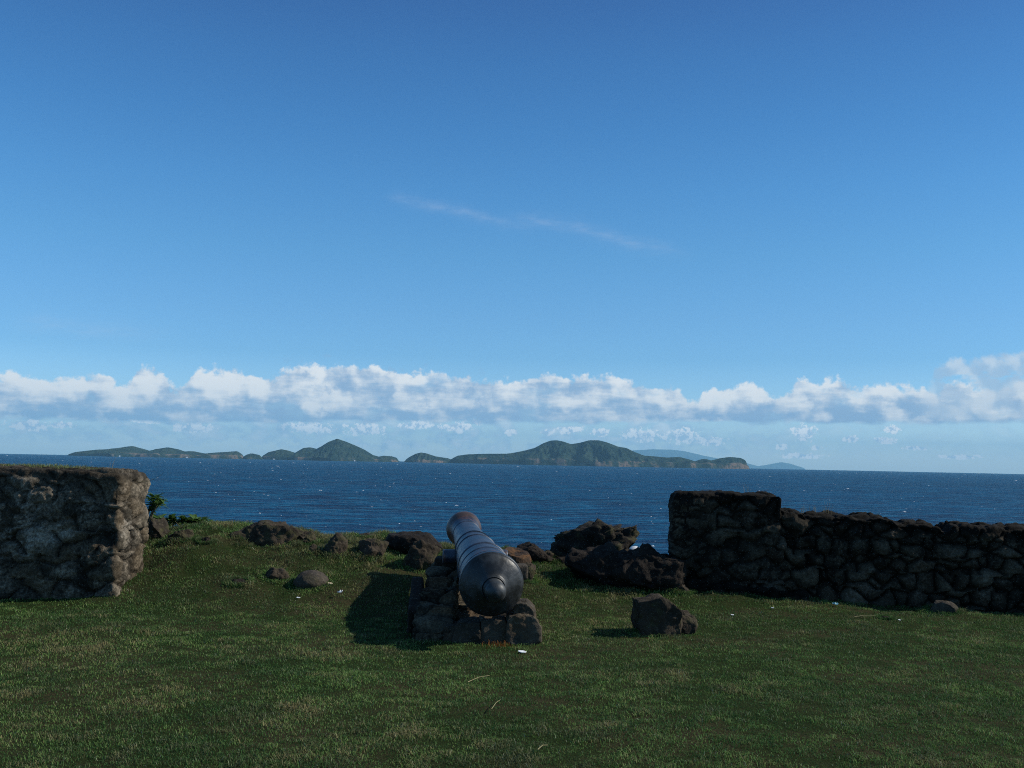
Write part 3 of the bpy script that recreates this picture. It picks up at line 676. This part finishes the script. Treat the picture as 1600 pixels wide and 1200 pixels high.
stone_part(708, 972, 756, 1004, 9.32, .40, 204, M_RSTONE2, -.1)
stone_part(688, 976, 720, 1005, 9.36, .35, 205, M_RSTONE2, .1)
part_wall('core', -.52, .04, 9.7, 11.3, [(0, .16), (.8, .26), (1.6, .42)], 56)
def slab(name, c, dims, seed, mat, rotz=0., parent=None, tilt=0.):
    w_, d_, h_ = dims; n_ = 14
    bm = bmesh.new(); bmesh.ops.create_cube(bm, size=1.0)
    bmesh.ops.subdivide_edges(bm, edges=bm.edges[:], cuts=n_, use_grid_fill=True)
    v = np.array([x.co[:] for x in bm.verts]) * np.array(dims)
    r_ = .03; inn = np.array(dims) / 2 - r_; cc = np.clip(v, -inn, inn); dd = v - cc; L_ = np.linalg.norm(dd, axis=1, keepdims=True); L_[L_ < 1e-9] = 1
    v = cc + dd / L_ * (r_ + .012 * fbm(v + seed, 6, 4, .6, seed)[:, None])
    for x, q_ in zip(bm.verts, v): x.co = q_
    me = bpy.data.meshes.new(name); bm.to_mesh(me); bm.free(); me.polygons.foreach_set('use_smooth', np.full(len(me.polygons), True))
    o = link(name, me, mat, parent); o.location = c if not parent else (c[0] + .3, c[1] - 9.2, c[2]); o.rotation_euler = (tilt, 0, rotz)
    return o
slab('cross_slab', tuple(P(705, 886, 11.25)), (.36, .30, .22), 5, M_RBLACK, .0, cr)
slab('cross_slab', tuple(P(806, 893, 11.3)), (.26, .24, .16), 6, M_RGREY, .1, cr)
slab('leaning_slab', (-.90, 10.0, .20), (.12, .8, .30), 9, M_RBLACK, .05, cr, .3)

# ------------------------------------------------------------------ rocks
def ground_hit(px, py, far=22.):
    d = ray(px, py); t = np.arange(4., far, .02); x = EYE.x + d.x * t; y = EYE.y + d.y * t; z = EYE.z + d.z * t
    below = np.nonzero(z < ground_z(x, y))[0]
    return EYE + d * float(t[below[0]]) if len(below) else None
def rock(x0, y0, x1, y1, Y, label, mat, seed, depth=None, bury=.4, rough=.11, cuts=9, planes=(), rotz=0., cat='rock', cut=(.55, .9), group=None, ground=True, name='rock'):
    """a rock whose outline spans the given picture box when it stands at distance Y"""
    hit = ground_hit((x0 + x1) / 2, y1 - 3)
    Y = hit.y + .05 if hit is not None and hit.y < YC + .3 else min(Y, YC + .15)
    a, b_ = P(x0, y1, Y), P(x1, y0, Y)
    w = (b_.x - a.x) * 1.04; h = b_.z - a.z; ht = h * (1 + bury)
    d = depth or (w * .7 + ht * .2)
    me = rock_mesh(name, (w, d, ht), seed, 5, cuts, rough, cut, planes)
    o = link(name, me, mat); o.location = ((a.x + b_.x) / 2, Y, b_.z - ht / 2); o.rotation_euler.z = rotz
    ROCKS.append(((a.x + b_.x) / 2, Y, w, d)); tag(o, label, cat, group); return o
ROCKS = []
blk = [((0, -1, .15), .5), ((-1, 0, .1), .62), ((0, -.2, 1), .55)]
rock(995, 936, 1062, 994, 9.9, 'dark squarish boulder standing alone on the grass right of the cannon', M_RBROWN, 107, .42, .14, .10, 6, [((0, -1, .08), .5), ((-1, 0, 0), .6), ((1, -.1, 0), .66), ((-.1, 0, 1), .6), ((.62, 0, .78), .62), ((0, 1, 0), .6), ((0, 0, -1), .6)], cut=(.72, .95), rotz=.05)
rock(1052, 955, 1088, 993, 9.98, 'smaller brown stone leaning on the right side of the lone boulder', M_RBROWN, 102, .3, .12, .05, 6)
# bank left of the cannon
G = 'rocks on the grassy bank'
rock(232, 809, 268, 846, 14.6, 'brown triangular rock by the end of the left wall', M_RBROWN, 110, group=G, planes=[((.7, -.2, .7), .35)])
rock(262, 827, 302, 846, 14.2, 'low flat stone right of the triangular rock', M_RBROWN, 111, group=G)
rock(312, 838, 332, 852, 13.6, 'small dark stone sunk in the turf below the left crest', M_RBLACK, 112, group=G)
rock(368, 818, 474, 847, 15.0, 'widest dark outcrop on the crest of the left bank', M_RBROWN, 113, .9, .5, .13, 6, [((.12, 0, 1), .5), ((0, -1, .2), .5), ((-.6, 0, .8), .6)], group=G)
rock(460, 829, 492, 852, 14.4, 'dark jagged rock just right of the widest outcrop', M_RBROWN, 114, group=G)
rock(482, 850, 496, 872, 13.9, 'small upright reddish stone below the jagged rock', M_RBROWN, 115, group=G)
rock(503, 836, 542, 868, 14.0, 'brown pointed rock standing in the middle of the bank', M_RBROWN, 116, group=G, planes=[((-.8, -.2, .6), .35)])
rock(556, 845, 604, 872, 13.9, 'broad brown rock with a notched top right of the pointed one', M_RBROWN, 117, group=G)
rock(562, 833, 596, 842, 15.3, 'low reddish stone at the crest behind the notched rock', M_RBROWN, 118, group=G)
rock(610, 840, 640, 860, 14.7, 'pale rounded stone on the crest left of the cannon', M_RGREY, 119, group=G)
rock(604, 832, 692, 858, 15.6, 'dark low outcrop on the skyline left of the cannon muzzle', M_RBLACK, 120, .9, .4, .09, 8, group=G)
rock(632, 846, 686, 888, 13.2, 'large shaded boulder just behind the cannon cradle', M_RBROWN, 121, group=G)
rock(412, 886, 450, 908, 12.4, 'dark brown stone half sunk left of the oval grey one', M_RBROWN, 122, group=G)
rock(461, 892, 512, 915, 12.35, 'smooth oval grey stone lying in the grass of the bank', M_RGREY, 123, .45, .4, .04, 4, cut=(.85, .95), group=G)
rock(358, 905, 390, 918, 12.0, 'low dark stone almost hidden by grass, lowest on the bank', M_RBLACK, 124, group=G)
# right of the cannon
G = 'rocks between the cannon and the right wall'
rock(782, 856, 828, 892, 12.6, 'rust orange rounded stone behind the cannon breech', M_RRUST, 130, .5, .2, .05, 5, group=G)
rock(812, 878, 836, 912, 12.0, 'dull brown stone below the rust orange one', M_RBROWN, 131, group=G)
rock(806, 850, 862, 874, 15.0, 'black pointed rock on the skyline right of the rust orange stone', M_RBLACK, 132, group=G, planes=[((.6, 0, .7), .4)])
rock(840, 858, 866, 876, 14.7, 'small brown rock leaning on the black pointed one', M_RBROWN, 133, group=G)
rock(864, 823, 992, 876, 15.4, 'largest mossy outcrop with a raised right shoulder on the skyline', M_RMOSS, 134, .9, .35, .24, 3, [((-.28, 0, .95), .42), ((0, -1, .3), .55), ((1, 0, .1), .75), ((-1, 0, .25), .7)], group=G, cut=(.8, .98))
rock(884, 864, 1006, 914, 13.9, 'black broken rock mass at the foot of the mossy outcrop', M_RBLACK, 135, .8, .35, .18, 5, [((0, 0, 1), .5)], group=G)
rock(962, 858, 1064, 916, 13.6, 'black rock mass sloping down to the pillar', M_RBLACK, 136, .8, .3, .14, 4, [((.3, 0, 1), .45), ((0, -1, .2), .5)], group=G)
rock(862, 868, 900, 884, 14.4, 'low black stone at the left foot of the mossy outcrop', M_RBLACK, 137, group=G)
rock(1050, 912, 1075, 930, 12.2, 'small dark stone in front of the pillar footing', M_RBROWN, 138, group=G)
rock(1450, 938, 1494, 962, 11.7, 'grey stone lying against the foot of the right wall', M_RGREY, 140, .3, .1, .05, 6)
rock(1376, 963, 1392, 971, 11.1, 'small dark clod in the grass before the right wall', M_RBLACK, 141, .12, .3)

# ------------------------------------------------------------------ litter
def scrap(px, py, w, h, label, mat, seed, name='paper_scrap', Y=None, group='bits of litter on the grass', crump=.4):
    rng = np.random.RandomState(seed)
    # find ground hit
    d = ray(px, py); t = 4.
    for _ in range(3000):
        p = EYE + d * t
        if p.z <= gz1(p.x, p.y) + .012 + h * .3: break
        t += .01
    n = 9; u, v = np.meshgrid(np.linspace(-.5, .5, n), np.linspace(-.5, .5, n), indexing='ij')
    zz = fbm(np.stack([u.ravel() * 3, v.ravel() * 3, u.ravel() * 0], 1), 1.3, 3, .6, seed)
    top = np.stack([u.ravel() * w * (1 - .2 * np.abs(zz)) * (1 - .5 * np.abs(2 * v.ravel()) ** 1.5), v.ravel() * w * .55, h * (.5 + .5 * zz) * (1 - (2 * np.abs(v.ravel())) ** 2 * crump)], 1)
    me = np_mesh(name, top, [grid_faces(n, n)], False)
    o = link(name, me, mat); o.location = (p.x, p.y, p.z); o.rotation_euler = (.5 * crump, .1, rng.uniform(-.5, .5))
    md = o.modifiers.new('thickness', 'SOLIDIFY'); md.thickness = .004
    tag(o, label, 'litter', group)
scrap(531, 928, .055, .075, 'crumpled white paper, brightest scrap on the bank', M_WHITE, 1)
scrap(466, 934, .045, .015, 'tiny pale scrap left of the crumpled white paper', M_WHITE, 2)
scrap(516, 912, .06, .02, 'cream scrap at the right end of the oval grey stone', M_CREAM, 3)
scrap(816, 1018, .085, .006, 'thin white plastic sliver in front of the cannon cradle', M_WHITE, 4)
scrap(1305, 945, .07, .04, 'pale blue scrap at the foot of the right wall', M_BLUEP, 5)
scrap(1144, 961, .045, .012, 'small white scrap below the pillar', M_WHITE, 6)
scrap(1207, 950, .04, .012, 'white chip in the grass just right of the pillar foot', M_WHITE, 7)
scrap(1405, 969, .035, .012, 'white chip right of the small dark clod', M_WHITE, 8)

# white sheet behind rocks beside the pillar (curved)
a_ = P(1001, 859, 14.4)
n = 14; u, v = np.meshgrid(np.linspace(-.5, .5, n), np.linspace(0, 1, n), indexing='ij')
sh = np.stack([u.ravel() * .42, v.ravel() * .5, .05 - .9 * (u.ravel() + .15) ** 2 - .9 * (v.ravel() - .3) ** 2], 1)
o = link('white_sheet', np_mesh('white_sheet', sh, [grid_faces(n, n)]), M_WHITE); o.location = (a_.x, a_.y, a_.z - .01)
md = o.modifiers.new('thickness', 'SOLIDIFY'); md.thickness = .03
tag(o, 'curved white sheet edge showing behind the black rocks left of the pillar', 'sheet')

# ------------------------------------------------------------------ grass
def blades(x, y, z, h, w, lean, rng):
    n = len(x); th = rng.uniform(0, 2 * math.pi, n); fa = rng.uniform(0, 2 * math.pi, n)
    dx, dy = np.cos(th) * w / 2, np.sin(th) * w / 2
    lx, ly = np.cos(fa) * lean * h, np.sin(fa) * lean * h
    V_ = np.empty((n, 5, 3))
    V_[:, 0] = np.stack([x - dx, y - dy, z - .006], 1); V_[:, 1] = np.stack([x + dx, y + dy, z - .006], 1)
    V_[:, 2] = np.stack([x + dx * .8 + lx * .4, y + dy * .8 + ly * .4, z + h * .6], 1)
    V_[:, 3] = np.stack([x - dx * .8 + lx * .4, y - dy * .8 + ly * .4, z + h * .6], 1)
    V_[:, 4] = np.stack([x + lx, y + ly, z + h * (1 - .38 * lean)], 1)
    b0 = np.arange(n) * 5
    return V_.reshape(-1, 3), np.stack([b0, b0 + 1, b0 + 2, b0 + 3], 1), np.stack([b0 + 3, b0 + 2, b0 + 4], 1)
rng = np.random.RandomState(5)
bx, by = [], []
for ya, yb, dens in ((4.3, 6, 6500), (6, 8, 5600), (8, 11, 4000), (11, 13.5, 3000), (13.5, 16.8, 2400)):
    wdt = .56 * yb + 1.6; n = int(2 * wdt * (yb - ya) * dens)
    bx.append(rng.uniform(-wdt, wdt, n)); by.append(rng.uniform(ya, yb, n))
bx = np.concatenate(bx); by = np.concatenate(by)
n0 = len(bx); ex, ey = [], []
for (rx_, ry_, rw_, rd_) in ROCKS:             # longer grass left unmown round the stones
    k_ = int(1500 * (rw_ + .3)); a_ = rng.uniform(0, 2 * math.pi, k_); q_ = rng.uniform(.85, 1.45, k_)
    ex.append(rx_ + np.cos(a_) * (rw_ / 2 * q_ + .01)); ey.append(ry_ + np.sin(a_) * (rd_ / 2 * q_ + .01))
k_ = 26000; ex.append(rng.uniform(-8, 3, k_)); ey.append(rng.uniform(12.9, 14.2, k_))
bx = np.concatenate([bx] + ex); by = np.concatenate([by] + ey); extra = np.arange(len(bx)) >= n0
pp = np.stack([bx, by, 0 * bx], 1)
pn = fbm(pp, .8, 4, .55, 60)
n2_ = fbm(pp, 3.0, 3, .55, 61)
n3_ = fbm(pp, 9.0, 2, .55, 64)
keep = rng.uniform(0, 1, len(bx)) < np.clip(.92 + .7 * n2_ + .9 * n3_, .22, 1)
keep &= ~((bx > -.86) & (bx < .28) & (by > 9.28) & (by < 11.3))
keep &= ~((bx < xr - .05) & (by > YL + .05) & (by < YL + .8))
keep |= extra & (by > 11.0)
bx, by, pn, n2_, n3_, extra = bx[keep], by[keep], pn[keep], n2_[keep], n3_[keep], extra[keep]
bz = ground_z(bx, by)
bankm = sm(11.2, 13.5, by)
h = (.014 + .014 * rng.uniform(0, 1, len(bx)) + .016 * np.clip(n3_ + n2_, -.5, 1)) * (1 + .9 * bankm * rng.uniform(0, 1, len(bx)) + .8 * bankm * np.clip(pn, 0, 1))
h = np.clip(h, .007, .14) + extra * rng.uniform(.0, .045, len(bx)) * np.clip(1 + 1.5 * n2_, .2, 1.6)
w = .0024 + .00026 * by * rng.uniform(.5, 1.2, len(bx))
lean = rng.uniform(.4, 1.7, len(bx))
gv, q4, t3 = blades(bx, by, bz, h, w, lean, rng)
dry = np.clip(.27 + .40 * pn + .55 * n2_ + .7 * n3_ + .34 * bankm + bankm * 1.3 * fbm(np.stack([bx, by * .8, 0 * bx], 1), 1.5, 3, .6, 90) + rng.normal(0, .30, len(bx)), 0, 1)
me = np_mesh('grass', gv, [q4, t3], False, {'dry': np.repeat(dry, 5), 'rnd': np.repeat(rng.uniform(0, 1, len(bx)), 5), 'patch': np.repeat(sm(-.35, .4, (1 + .8 * bankm) * fbm(np.stack([bx, by, 0 * bx], 1), 4.5, 3, .6, 71) + .6 * fbm(np.stack([bx, by, 0 * bx], 1), 1.1, 2, .6, 72)), 5)})
def grass_mat():
    m, b, bs = new_mat('grass blades')
    d = attr(b, 'dry'); r = attr(b, 'rnd')
    g = b.mix(r, (.046, .118, .026, 1), (.165, .290, .078, 1))
    dr = b.mix(r, (.12, .115, .05, 1), (.29, .27, .13, 1))
    c = b.mix(b.sstep(d, .38, .92), g, dr)
    c = b.mix(1.0, c, b.mix(attr(b, 'patch'), (.55, .66, .62, 1), (1.22, 1.15, 1.1, 1)), 'MULTIPLY')
    c = b.mix(b.sstep(r, .975, .99), c, (.32, .35, .22, 1))
    b.put(bs.inputs['Base Color'], c); bs.inputs['Roughness'].default_value = .7; bs.inputs['Specular IOR Level'].default_value = .25
    t = b.node('ShaderNodeBsdfTranslucent'); b.put(t.inputs[0], c)
    mx = b.node('ShaderNodeMixShader'); mx.inputs[0].default_value = .3
    b.l.new(bs.outputs[0], mx.inputs[1]); b.l.new(t.outputs[0], mx.inputs[2]); b.l.new(mx.outputs[0], b.out.inputs[0])
    return m
M_GRASS = grass_mat()
tag(link('grass', me, M_GRASS), 'short worn green and straw coloured turf in front of the walls', 'grass', kind='stuff')

# dry fringe on the left wall top
n = 2600; fx = rng.uniform(-6.2, xr - .25, n); fy = YL + rng.uniform(.15, .8, n)
gv, q4, t3 = blades(fx, fy, np.full(n, zt + .01), rng.uniform(.015, .075, n) * (.6 + .5 * np.sin(fx * 2.2 + 1)), np.full(n, .005), rng.uniform(.2, 1.2, n), rng)
tag(link('dry_grass', np_mesh('dry_grass', gv, [q4, t3], False, {'dry': np.full(5 * n, .68), 'patch': np.full(5 * n, .6), 'rnd': np.repeat(rng.uniform(0, 1, n), 5)}), M_GRASS), 'dry grass fringe along the top of the left wall', 'grass', kind='stuff')
# weeds at the cradle foot (orange, withered)
M_ORANGE = simple('withered orange weed', (.20, .085, .022), .8, .2, 40, .5, trans=.3)
n = 70; fx = rng.normal(-.10, .07, n); fy = 9.14 + rng.normal(0, .03, n)
gv, q4, t3 = blades(fx, fy, ground_z(fx, fy), rng.uniform(.02, .07, n), np.full(n, .007), rng.uniform(.2, .9, n), rng)
tag(link('weed', np_mesh('weed', gv, [q4, t3], False), M_ORANGE), 'withered orange weed at the front foot of the cannon cradle', 'weed')

# tubes for stalks
def tube(pts, r0, r1, n=5):
    pts = [Vector(p) for p in pts]; vs = []; fs = []
    for i, p in enumerate(pts):
        d = (pts[min(i + 1, len(pts) - 1)] - pts[max(i - 1, 0)]).normalized(); q_ = d.to_track_quat('Z', 'Y'); r = r0 + (r1 - r0) * i / (len(pts) - 1)
        for k in range(n): vs.append(p + q_ @ Vector((r * math.cos(2 * math.pi * k / n), r * math.sin(2 * math.pi * k / n), 0)))
    for i in range(len(pts) - 1):
        for k in range(n): fs.append((i * n + k, i * n + (k + 1) % n, (i + 1) * n + (k + 1) % n, (i + 1) * n + k))
    return [tuple(v) for v in vs], fs
def stalks(name, list_of, label, mat, group=None, cat='grass stalk'):
    V2, F2 = [], []
    for pts, r0, r1 in list_of:
        v, f = tube(pts, r0, r1); o_ = len(V2); V2 += v; F2 += [tuple(a + o_ for a in ff) for ff in f]
    o = link(name, np_mesh(name, V2, [np.array(F2)]), mat); tag(o, label, cat, group)
def tuft(px, py, Y, hh, n, label, seed, spread=.12):
    rg = random.Random(seed); b0 = P(px, py, Y); L = []
    for _ in range(n):
        a = Vector((b0.x + rg.uniform(-spread, spread), Y + rg.uniform(-.05, .1), b0.z - .03)); le = rg.uniform(-.3, .3); H = hh * rg.uniform(.5, 1)
        L.append(([a, a + Vector((le * H * .3, 0, H * .5)), a + Vector((le * H, .02, H))], .0022, .0008))
    stalks('dry_grass_tuft', L, label, M_STRAW, 'dry grass tufts growing on the wall tops', 'grass tuft')
tuft(1265, 806, 12.7, .20, 16, 'pale dry grass tuft on the wall top just right of the pillar', 1)
tuft(1291, 810, 12.65, .24, 12, 'taller dry grass tuft second from the pillar on the wall top', 2, .05)
tuft(1168, 774, 12.8, .20, 4, 'few thin dry stalks on top of the pillar', 3, .05)
tuft(175, 736, 11.4, .22, 3, 'thin upright dry stalks on the corner of the left wall top', 4, .02)
tuft(938, 830, 13.9, .13, 10, 'short dry tuft on the mossy outcrop', 5, .10)
a = P(222, 752, 11.5)
stalks('grass_stalk', [([a + Vector((-.06, 0, -.01)), a + Vector((.04, 0, -.005)), a + Vector((.12, 0, .02)), a + Vector((.20, 0, .07)), a + Vector((.24, 0, .10))], .003, .001)], 'single yellow grass stalk bending out from the end of the left wall', M_STRAW)
def straw(px0, py0, px1, py1, label):
    d0, d1 = ray(px0, py0), ray(px1, py1); g = []
    for d in (d0, d1):
        t = -(EYE.z - .04) / d.z; p = EYE + d * t; p.z = gz1(p.x, p.y) + .035; g.append(p)
    mid = (g[0] + g[1]) / 2 + Vector((0, .015, .008))
    stalks('straw', [([g[0], mid, g[1]], .0028, .0015)], label, M_STRAW, 'straws lying on the grass', 'straw')
straw(731, 1063, 765, 1052, 'pale bent straw on the lawn in front of the cannon')
straw(768, 1105, 782, 1092, 'short thin straw on the lawn below the bent one')
straw(1335, 963, 1368, 961, 'long pale straw lying near the foot of the right wall')
straw(840, 1170, 856, 1162, 'straw nearest the bottom edge right of centre')

# ------------------------------------------------------------------ plants behind the left wall
def leaf(bm, base, d, L, wd, droop=.3):
    d = Vector(d).normalized(); side = d.cross(Vector((0, 0, 1))).normalized()
    prev = None; n = 5
    for i in range(n + 1):
        t = i / n; p = base + d * L * t + Vector((0, 0, -droop * L * t * t)); w_ = wd * math.sin(math.pi * min(.97, .12 + .85 * t)) ** .7
        a = bm.verts.new(p - side * w_ / 2 + Vector((0, 0, .15 * w_))); c = bm.verts.new(p); b2 = bm.verts.new(p + side * w_ / 2 + Vector((0, 0, .15 * w_)))
        if prev:
            bm.faces.new((prev[0], prev[1], c, a)); bm.faces.new((prev[1], prev[2], b2, c))
        prev = (a, c, b2)
def leafy(name, base, heads, label, cat, leafL=.12, wd=.05, per=9, seed=1, trunk=None):
    rg = random.Random(seed); root = empty(name, base); tag(root, label, cat)
    bm = bmesh.new(); tv, tf = [], []
    for h_, r_ in heads:
        hp = Vector(h_) - Vector(base)
        v, f = tube([Vector((0, 0, 0)), hp * .5 + Vector((rg.uniform(-.03, .03), 0, .03)), hp], .012, .005); o_ = len(tv); tv += v; tf += [tuple(a + o_ for a in ff) for ff in f]
        for k in range(per):
            ph = rg.uniform(0, 6.28); e = rg.uniform(-.1, 1.1)
            leaf(bm, hp + Vector((rg.uniform(-1, 1), rg.uniform(-1, 1), rg.uniform(-.6, .6))) * r_, (math.cos(ph), math.sin(ph), e), leafL * rg.uniform(.7, 1.2), wd * rg.uniform(.8, 1.2))
    me = bpy.data.meshes.new('foliage'); bm.to_mesh(me); bm.free(); link('foliage', me, M_LEAF, root)
    link('stem', np_mesh('stem', tv, [np.array(tf)]), M_STEM, root)
b0 = P(228, 812, 13.3); b0.z = gz1(b0.x, b0.y) - .02
leafy('shrub', tuple(b0), [(P(x, y, 13.3 + dz), .03) for x, y, dz in ((236,782,0),(242,777,.05),(249,782,0),(238,790,.05),(234,797,0),(245,788,-.05),(240,796,.05))], 'small leafy shrub sprig poking out past the end of the left wall', 'shrub', .12, .05, 18, 3)
for i_, (x, y, lab) in enumerate(((246, 818, 'broad leafed ground plant nearest the left wall end'), (268, 818, 'broad leafed ground plant second from the left wall end'), (288, 819, 'broad leafed ground plant third from the left wall end'), (308, 820, 'broad leafed ground plant farthest from the left wall end'))):
    b0 = P(x, y + 4, 13.8)
    leafy('leafy_plant', tuple(b0), [(P(x + dx, y - dy, 13.8), .03) for dx, dy in ((-8, 2), (-2, 5), (4, 4), (9, 1))], lab, 'plant', .19, .06, 12, 20 + i_)

# ------------------------------------------------------------------ haze
bm = bmesh.new(); bmesh.ops.create_cube(bm, size=1)
me = bpy.data.meshes.new('haze'); bm.to_mesh(me); bm.free()
hz = link('haze', me); hz.scale = (112000, 112000, 1700); zb_ = sea_z(51000) - 40
hz.location = (0, 0, zb_ + 850)
hm = bpy.data.materials.new('haze'); hm.use_nodes = True; b = NB(hm.node_tree); b.n.clear()
pv = b.node('ShaderNodeVolumePrincipled'); pv.inputs['Color'].default_value = (.38, .76, 1, 1); pv.inputs['Density'].default_value = 2.9e-5
pv.inputs['Anisotropy'].default_value = 0.
oo = b.node('ShaderNodeOutputMaterial'); b.l.new(pv.outputs[0], oo.inputs['Volume'])
me.materials.append(hm); tag(hz, kind='stuff'); hz['label'] = 'thin blue sea haze'
